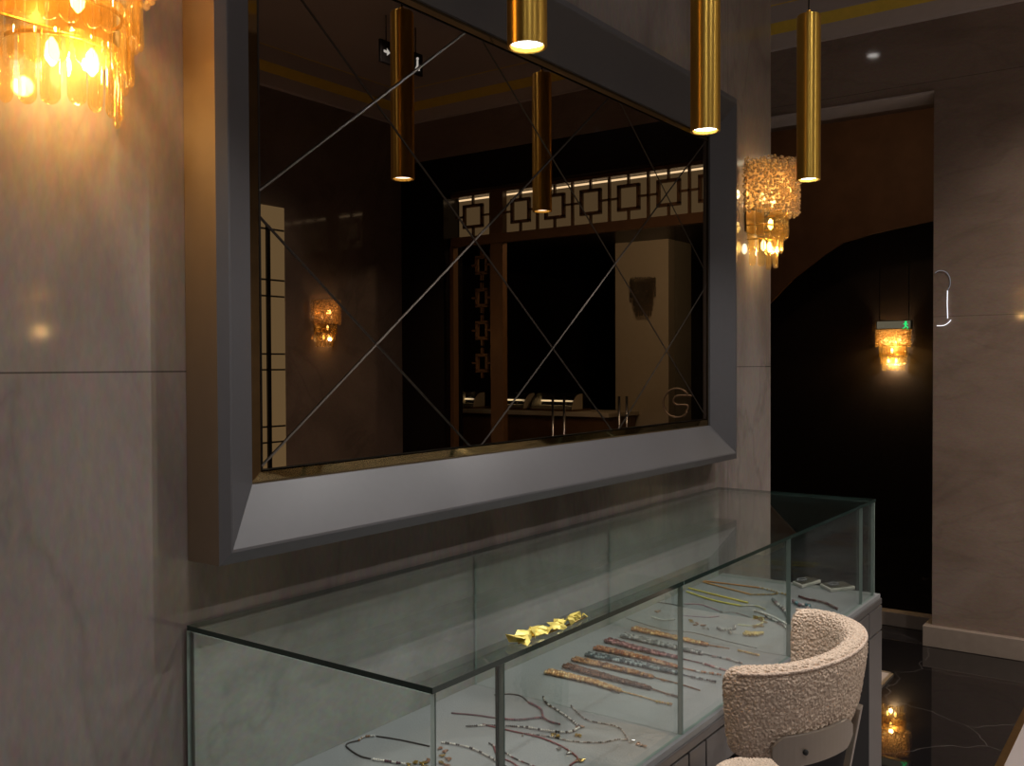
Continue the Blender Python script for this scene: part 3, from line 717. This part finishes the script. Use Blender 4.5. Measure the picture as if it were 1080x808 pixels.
# ------------------------------------------------------------------ chair
k = .87
CX, CY = 1.632, .605
ch = thing('counter_chair', 'cream boucle tub-backed chair with taupe metal bracket pulled up to the showcase', 'chair', (CX, CY, 0))
ZTOP = H-.4785; ZBOT = H-.633
def back_shell(thick=.050):
    bm = BM(); rings = []; NP, NS = 34, 18
    hz = (ZTOP-ZBOT)/2; zm = (ZTOP+ZBOT)/2
    for i in range(NP+1):
        s = i/NP; a = math.radians(176+201*s)
        cx, cy = .195*math.cos(a), .120*math.sin(a)
        # slightly squared U
        nx, ny = math.cos(a)/.195, math.sin(a)/.120
        L = math.hypot(nx, ny); nx, ny = nx/L, ny/L
        e = min(s, 1-s)*NP
        cap = math.sqrt(max(.10, 1-(1-min(1, (e+.25)/3.2))**2))
        ring = []
        for j in range(NS):
            b = 2*PI*j/NS; cb, sb = math.cos(b), math.sin(b)
            px = math.copysign(abs(cb)**.65, cb)*thick/2*cap
            pz = math.copysign(abs(sb)**.45, sb)*hz*(.66+.34*cap)
            lean = .012*(pz/hz)
            ring.append(bm.verts.new((cx+nx*(px+lean), cy+ny*(px+lean), zm+pz+.006*math.sin(PI*s))))
        rings.append(ring)
    for A, C in zip(rings, rings[1:]):
        for j in range(NS): bm.faces.new((A[j], A[(j+1) % NS], C[(j+1) % NS], C[j]))
    bm.faces.new(rings[0][::-1]); bm.faces.new(rings[-1])
    bmesh.ops.recalc_face_normals(bm, faces=bm.faces)
    return bm
tex = bpy.data.textures.new('boucle_loops', 'VORONOI'); tex.noise_scale = .0042; tex.distance_metric = 'DISTANCE'
def fuzz(o, lv=4, st=-.0048):
    s = o.modifiers.new('smooth', 'SUBSURF'); s.levels = lv; s.render_levels = lv
    d = o.modifiers.new('loops', 'DISPLACE'); d.texture = tex; d.strength = st; d.mid_level = .35; d.texture_coords = 'LOCAL'
shell = obj('backrest', back_shell(), m_cream, ch, smooth=True); fuzz(shell)
# piping along the upper outer rim
bm = BM(); pts = []
for i in range(40):
    s = i/39; a = math.radians(188+184*s); L = math.hypot(math.cos(a)/.195, math.sin(a)/.12)
    nx, ny = math.cos(a)/.195/L, math.sin(a)/.12/L
    pts.append((.195*math.cos(a)+nx*.0285, .120*math.sin(a)+ny*.0285, ZTOP-.008+.006*math.sin(PI*s)))
tube(bm, pts, .003, 8); pp = obj('piping', bm, m_piping, ch)
# D-shaped seat cushion
bm = BM()
zs = (ZBOT-.125)
plan = []
for i in range(40):
    a = 2*PI*i/40; x, y = .105*math.copysign(abs(math.cos(a))**.8, math.cos(a)), .122*math.copysign(abs(math.sin(a))**.8, math.sin(a)); plan.append((x+.04, y+.015))
prof_s = [(.80, -.062), (.97, -.054), (1.0, -.034), (1.0, -.018), (.965, -.004), (.86, .002), (.5, .006)]
rings = [[bm.verts.new((.04+(x-.04)*r, .015+(y-.015)*r, zs+z)) for x, y in plan] for r, z in prof_s]
for A, C in zip(rings, rings[1:]):
    for j in range(40): bm.faces.new((A[j], A[(j+1) % 40], C[(j+1) % 40], C[j]))
bm.faces.new(rings[0][::-1]); bm.faces.new(rings[-1])
seat = obj('seat', bm, m_cream, ch, smooth=True); fuzz(seat, 3)
# metal bracket under the backrest
def arcband(a0, a1, off, z0, z1, th, n=18, round_=True):
    bm = BM(); rows = []
    for i in range(n+1):
        s = i/n; a = math.radians(a0+(a1-a0)*s); L = math.hypot(math.cos(a)/.195, math.sin(a)/.12); nx, ny = math.cos(a)/.195/L, math.sin(a)/.12/L
        e = min(1, min(s, 1-s)*n/2.5) if round_ else 1; m_ = (z0+z1)/2; hh_ = (z1-z0)/2*(.35+.65*math.sin(PI/2*e))
        bx, by = .195*math.cos(a)+nx*off, .12*math.sin(a)+ny*off
        rows.append([bm.verts.new((bx+nx*d, by+ny*d, m_+h)) for d, h in ((0, -hh_), (th, -hh_), (th, hh_), (0, hh_))])
    for A, C in zip(rows, rows[1:]):
        for j in range(4): bm.faces.new((A[j], A[(j+1) % 4], C[(j+1) % 4], C[j]))
    bm.faces.new(rows[0][::-1]); bm.faces.new(rows[-1]); bmesh.ops.recalc_face_normals(bm, faces=bm.faces)
    return bm
bk = obj('bracket', arcband(207, 266, .017, ZBOT-.004, ZBOT+.046, .007), m_taupe, ch, bevel=.0015)
a = math.radians(226); L = math.hypot(math.cos(a)/.195, math.sin(a)/.12); nx, ny = math.cos(a)/.195/L, math.sin(a)/.12/L
bm = BM(); lathe(bm, [(.0006, 0), (.0045, 0), (.0045, .003), (.0006, .004)], 16)
bmesh.ops.transform(bm, matrix=Matrix.Translation((.195*math.cos(a)+nx*.024, .12*math.sin(a)+ny*.024, ZBOT+.018)) @ Vector((nx, ny, 0)).to_track_quat('Z', 'Y').to_matrix().to_4x4(), verts=bm.verts)
obj('screw', bm, m_gap, bk)
# back support bar and legs
bm = BM()
quadprism(bm, [(.030, -.143, ZBOT+.04), (.058, -.140, ZBOT+.04), (.010, -.118, ZBOT-.14), (-.012, -.121, ZBOT-.14)], (.004, .012, 0)); obj('back_support', bm, m_taupe, ch, bevel=.0015)
obj('seat_plate', B(-.14, .14, -.085, .11, zs-.080, zs-.0625), m_taupe, ch, bevel=.003)
for sx in (-1, 1):
    for sy in (-1, 1):
        bm = BM(); tube(bm, [(sx*.12, .012+sy*.075, zs-.081), (sx*.165, .012+sy*.105, .002)], [.013, .009], 10); obj('leg', bm, m_taupe, ch)
bm = BM(); tube(bm, [(-.15, -.075, .42), (.15, -.075, .42), (.15, .10, .42), (-.15, .10, .42)], .007, 8, closed=True); obj('foot_ring', bm, m_taupe, ch)

# ------------------------------------------------------------------ ceiling downlights
dl = thing('downlight', 'round recessed ceiling downlight mirrored at the top of the mirror', 'downlight', (0, 0, ZC), 'recessed ceiling downlights')
bm = BM(); lathe(bm, [(.052, -.001), (.054, -.004), (.044, -.006), (.041, -.001)], 32); obj('rim', bm, m_chrome, dl)
bm = BM(); lathe(bm, [(.0005, -.003), (.0395, -.003), (.0395, -.0015), (.0005, -.0015)], 32); obj('lens', bm, m_lens, dl)
dpos = [(4.48, -1.56, 'mirrored at the upper edge of the bronze mirror'), (2.6, -1.3, 'above the middle of the room'), (.95, -1.3, 'above the far side of the room'), (-.8, -1.3, 'near the rear wall'), (4.89, 1.98, 'over the passage, reflected above the opening')]
for i, (x, y, s) in enumerate(dpos):
    if i == 0: dl.location = (x, y, ZC)
    else: dup(dl, (x, y, ZC), 'round recessed ceiling downlight '+s)
for (x, y, s), e in zip(dpos[:4], (125, 150, 75, 40)): spot('downlight_beam', (x, y, ZC-.01), e, 125, .7, (1, .94, .88), .04, (x, y, 0))
spot('downlight_beam', (4.89, 1.98, ZC-.01), 18, 100, .7, (1, .88, .76), .04, (4.89, 1.98, 0))
for x, y, e, w_ in ((-.55, .1, 45, 'behind the viewer'), (.75, .1, 48, 'in front of the sconce at the left'), (2.05, .1, 32, 'in front of the mirror'), (5.0, -.1, 215, 'added unseen to brighten the stone pier')):  # the pier lamp is unseen, added to brighten the end wall
    spot('downlight_beam', (x, y, ZC-.01), e, 122, .8, (1, .96, .93) if x < 3 else (1, .83, .69), .04, (x, y, 0)); dup(dl, (x, y, ZC), 'round recessed ceiling downlight '+w_)
point('corridor_fill', (7.6, 2.3, ZC-.25), 5, (1, .62, .36), .1)  # unseen lamp added to warm the brown corridor wall

# ------------------------------------------------------------------ what the mirror shows: portal, lattice, back room
ZT1 = seen(0, XR, 490, 205).z; ZT0 = seen(0, XR, 490, 248).z
yv = lambda u: seen(0, XR, u, 300).y
bm = BM(); box(bm, XR+.0, XR+.25, YO, yv(468), 0, ZPH); box(bm, XR, XR+.25, yv(468), YP1, ZT1+.03, ZPH)
struct('wall_portal', bm, m_black)
pt = thing('lattice_transom', 'bronze lattice screen of squares before a lit cream surface over the portal, seen in the mirror', 'screen', (XR+.08, yv(600), ZT0)); po = pt.location.copy()
def pbox(name, y0, y1, z0, z1, m, d=.04, x=0.0):
    return obj(name, B(x, x+d, y0-po.y, y1-po.y, z0-po.z, z1-po.z), m, pt)
ya, yb = yv(469), YP1-.002
pbox('lower_rail', ya, yb, ZT0-.075, ZT0, m_wood, .06); pbox('upper_rail', ya, yb, ZT1, ZT1+.028, m_wood, .06)
pbox('post', yv(511), yv(524), .0, ZT0-.077, m_wood, .06); pbox('post', yv(466.5), yv(472), .0, ZT0-.077, m_wood, .06)
pbox('upright', yv(511), yv(524), ZT0+.001, ZT1-.001, m_wood, .06)
def cell(y0, y1, z0, z1, x=.012):
    bm = BM(); t = .012; cy, cz = (y0+y1)/2, (z0+z1)/2; hw_, hz_ = (y1-y0)*.25, (z1-z0)*.26
    for (a, b, c, d) in ((cy-hw_-t, cy+hw_+t, cz-hz_-t, cz-hz_+t), (cy-hw_-t, cy+hw_+t, cz+hz_-t, cz+hz_+t), (cy-hw_-t, cy-hw_+t, cz-hz_, cz+hz_), (cy+hw_-t, cy+hw_+t, cz-hz_, cz+hz_),
                         (cy-t*.6, cy+t*.6, z0, cz-hz_), (cy-t*.6, cy+t*.6, cz+hz_, z1), (y0, cy-hw_, cz-t*.6, cz+t*.6), (cy+hw_, y1, cz-t*.6, cz+t*.6), (y1-t*.7, y1+t*.7, z0, z1)):
        box(bm, x, x+.025, a-po.y, b-po.y, c-po.z, d-po.z)
    return bm
obj('lattice_square', cell(yv(473), yv(511)-.01, ZT0+.001, ZT1-.001), m_wood, pt)
y0, y1 = yv(524), YP1-.02; n = 7
for i in range(n): obj('lattice_square', cell(y0+(y1-y0)*i/n, y0+(y1-y0)*(i+1)/n, ZT0+.001, ZT1-.001), m_wood, pt)
zc_ = ZT0-.12
for i in range(4):
    zt = zc_-i*.27
    obj('lattice_square', cell(yv(490), yv(511)-.005, zt-.25, zt), m_wood, pt)
pbox('lit_cream_surface', ya, yb, ZT0-.02, ZT1+.02, emit('lit_cream_glow', (.62, .50, .28), .42), .01, .12)  # light on the cream surface behind the lattice, put in as emission
pbox('light_strip', ya+.02, yb-.02, ZT1-.016, ZT1-.004, m_ledw, .012, .09)
# back room shell
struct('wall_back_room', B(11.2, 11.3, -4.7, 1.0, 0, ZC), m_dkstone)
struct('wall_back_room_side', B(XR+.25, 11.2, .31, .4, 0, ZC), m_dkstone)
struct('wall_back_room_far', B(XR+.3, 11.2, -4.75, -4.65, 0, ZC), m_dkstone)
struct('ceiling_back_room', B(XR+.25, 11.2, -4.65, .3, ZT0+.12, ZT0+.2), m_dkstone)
XCOL = 8.2
c0, c1 = seen(0, XCOL, 649, 300).y, seen(0, XCOL, 705, 300).y
struct('column_back_room', B(XCOL, XCOL+.5, c0, c1, 0, ZT0+.12), m_creamw)
pc = seen(0, XCOL, 680, 334)
S5 = dup(scn, (XCOL-.001, pc.y, pc.z), 'unlit crystal sconce on the cream column, seen in the right of the mirror', rotz=-PI/2)
m_ubulb = pri('unlit_bulb', (.5, .4, .3), .3, vary=.1); m_ug = glassy('unlit_crystal', (.85, .8, .7), .1, ((.35, .3, .22), .28), .1)
for chd in S5.children:
    me = chd.data.copy(); chd.data = me
    me.materials[0] = m_ubulb if chd.name.startswith('bulb') else m_ug
point('back_room_fill', (XR+.5, -1.0, ZT0+.06), 45, (1, .85, .6), .04)  # lamp added out of sight to brighten the back room
# counter with three curved glass cases
XCN = 7.6
k0 = seen(0, XCN, 478, 436); k1 = seen(0, XCN, 640, 436)
ct = thing('counter', 'brown wood counter with pale top behind the portal, seen in the mirror', 'counter', (XCN, (k0.y+k1.y)/2, 0)); zk = k1.z
hwk = (k1.y-k0.y)/2
obj('counter_body', B(.03, .55, -hwk, hwk, 0, zk-.041), m_wood, ct); obj('counter_top', B(0, .6, -hwk-.02, hwk+.02, zk-.04, zk), m_creamw, ct, bevel=.004)
cc_px = [(479, 500, 'leftmost'), (520, 553, 'middle'), (560, 604, 'rightmost')]
first = None
for u0, u1, s in cc_px:
    a, b = seen(0, XCN+.1, u0, 430).y, seen(0, XCN+.1, u1, 430).y
    t = thing('curved_display_case', 'curved glass counter case, %s of three on the counter seen in the mirror' % s, 'display case', (XCN+.08, (a+b)/2, zk+.0005), 'curved glass cases on the back room counter')
    w = (b-a)/2; bm = BM(); R = .16
    for q_ in (-w, w-.006):
        e_ = BM(); quadprism(e_, [(.20, q_, .0205)]+[(.165-.155*math.sin(PI/2*i/8) if 0 else .165-.155*math.cos(PI/2*i/8), q_, .0205+.145*math.sin(PI/2*i/8)) for i in range(9)]+[(.20, q_, .1655)], (0, .006, 0)); obj('end_panel', e_, m_creamw, t)
    prev = None
    for i in range(11):
        an = PI/2*i/10; y_ = R-R*math.cos(PI/2-an) if False else 0
        px_, pz_ = .16-.16*math.sin(an+.0), .03+.15*math.cos(an)
        row = [bm.verts.new((.16-.16*math.cos(an), -w, .02+.15*math.sin(an))), bm.verts.new((.16-.16*math.cos(an), w, .02+.15*math.sin(an)))]
        if prev: bm.faces.new((prev[0], prev[1], row[1], row[0]))
        prev = row
    r_ = bmesh.ops.extrude_face_region(bm, geom=bm.faces[:]); bmesh.ops.translate(bm, vec=(.006, 0, -.004), verts=[v for v in r_['geom'] if isinstance(v, bmesh.types.BMVert)])
    obj('curved_glass', bm, m_glass, t, smooth=True)
    obj('case_base', B(0, .36, -w, w, 0, .02), m_wood, t); obj('case_back', B(.20, .36, -w, w, .0201, .17), m_black, t)
    obj('light_strip', B(.185, .198, -w+.01, w-.01, .085, .100), m_ledw, t)
    obj('shelf', B(.06, .198, -w+.01, w-.01, .0205, .05), m_creamw, t)
for pair, s in (((583, 595), 'left of the cream column'), ((653, 661), 'against the cream column')):
    bm = None
    t = thing('post_pair', 'pair of slim upright metal posts %s, seen in the mirror' % s, 'posts', seen(0, XCN-.25, sum(pair)/2, 500)*1.0, 'slim metal posts behind the portal')
    t.location.z = 0
    for u in pair:
        p = seen(0, XCN-.25, u, 418); bm = BM(); tube(bm, [(0, p.y-t.location.y, 0), (0, p.y-t.location.y, p.z)], .012, 10); obj('post', bm, m_chrome, t)
# glass door in the portal with round letter emblem
lg = thing('glass_door', 'glass door leaf with a pale round letter emblem, seen at the right of the mirror', 'door', (XR+.05, (yv(703)+YP1)/2, 0))
w = (YP1-yv(700))/2-.05
obj('pane', B(0, .008, -w, w, .02, ZT0-.09), m_glass, lg)
cp_ = seen(0, XR+.04, 714, 425)
def lgp(du, dv): p = seen(0, XR+.044, 714+du, 425+dv); return p-lg.location
bm = BM(); R = 14.5
tube(bm, [lgp(R*math.cos(math.radians(a)), -R*1.05*math.sin(math.radians(a))) for a in range(35, 325, 8)], .0075, 6)
tube(bm, spline([lgp(16, -7.5), lgp(6, -8), lgp(-1, -7), lgp(-3.5, -2), lgp(-1, 1.5), lgp(5, 2), lgp(11, 2.5), lgp(12, 6), lgp(9, 10)], 5), .0075, 6)
obj('emblem', bm, pri('emblem_bronze', (.35, .28, .2), .4, .3, vary=.1), lg)
# opposite wall: cream lattice panel left of the sconce
pz0, pz1 = 0, seen(1, YO, 285, 218).z; px1 = seen(1, YO, 297.5, 300).x; px0 = px1-1.1
lp = thing('lattice_screen', 'cream lit wall panel with thin dark bars, at the left edge of the mirror', 'panel', ((px0+px1)/2, YO+.03, pz0)); lo = lp.location.copy()
obj('cream_panel', B(px0-lo.x, px1-lo.x, -.029, 0, 0, pz1-pz0), emit('backlit_cream', (.62, .50, .27), .75), lp)
for v in (243, 296, 313, 373.5, 390, 449.5, 466):
    z = seen(1, YO, 287, v).z-pz0; obj('cross_bar', B(px0-lo.x, px1-lo.x-.012, .0005, .012, z-.006, z+.006), m_black, lp)
xb_ = seen(1, YO, 278.5, 300).x; obj('upright', B(xb_-.02-lo.x, xb_+.012-lo.x, .0125, .03, 0, pz1-pz0-.15), m_black, lp)
# hanging exit sign with white arrow (mirror image near the ceiling)
e0 = seen(1, YO+1.25, 401.5, 49); e1 = seen(1, YO+1.25, 446, 84)
es = thing('hanging_sign', 'black hanging sign with a white arrow near the ceiling, seen in the mirror', 'sign', ((e0.x+e1.x)/2, YO+1.25, e1.z+.02))
sw = abs(e1.x-e0.x)/2; sh = .15
obj('sign_box', B(-sw, sw, -.02, .0, 0, sh), m_sign, es, bevel=.003)
for sx in (-1, 1):
    bm = BM(); tube(bm, [(sx*sw*.7, -.01, sh+.0005), (sx*sw*.7, -.01, ZC-es.location.z-.001)], .004, 8); obj('rod', bm, m_cable, es)
bm = BM(); ax = -sw*.72; s_ = .03
for sgn in (1, -1): pass
quadprism(bm, [(ax-s_, .0005, sh*.5-.008), (ax, .0005, sh*.5-.008), (ax, .0005, sh*.5-.024), (ax+s_, .0005, sh*.5), (ax, .0005, sh*.5+.024), (ax, .0005, sh*.5+.008), (ax-s_, .0005, sh*.5+.008)], (0, .002, 0))
obj('arrow', bm, m_arrow, es)
bm = BM(); fx_ = sw*.72
ball(bm, (fx_, .0025, sh*.72), .011, 1); tube(bm, [(fx_, .0025, sh*.64), (fx_, .0025, sh*.4), (fx_+.018, .0025, sh*.2)], .007, 6); tube(bm, [(fx_, .0025, sh*.42), (fx_-.016, .0025, sh*.22)], .006, 6)
obj('figure', bm, m_arrow, es)

# ------------------------------------------------------------------ world and view
w = bpy.data.worlds.new('world'); sc.world = w; w.use_nodes = True
w.node_tree.nodes['Background'].inputs[0].default_value = (.05, .045, .04, 1); w.node_tree.nodes['Background'].inputs[1].default_value = .2
vs = sc.view_settings; vs.view_transform = 'Standard'; vs.look = 'None'; vs.gamma = 1; vs.use_curve_mapping = False; vs.exposure = 0
cy = sc.cycles
cy.use_denoising = True; cy.max_bounces = 10; cy.diffuse_bounces = 4; cy.glossy_bounces = 5; cy.transparent_max_bounces = 40; cy.transmission_bounces = 4
cy.sample_clamp_indirect = 6; cy.caustics_reflective = False; cy.caustics_refractive = False
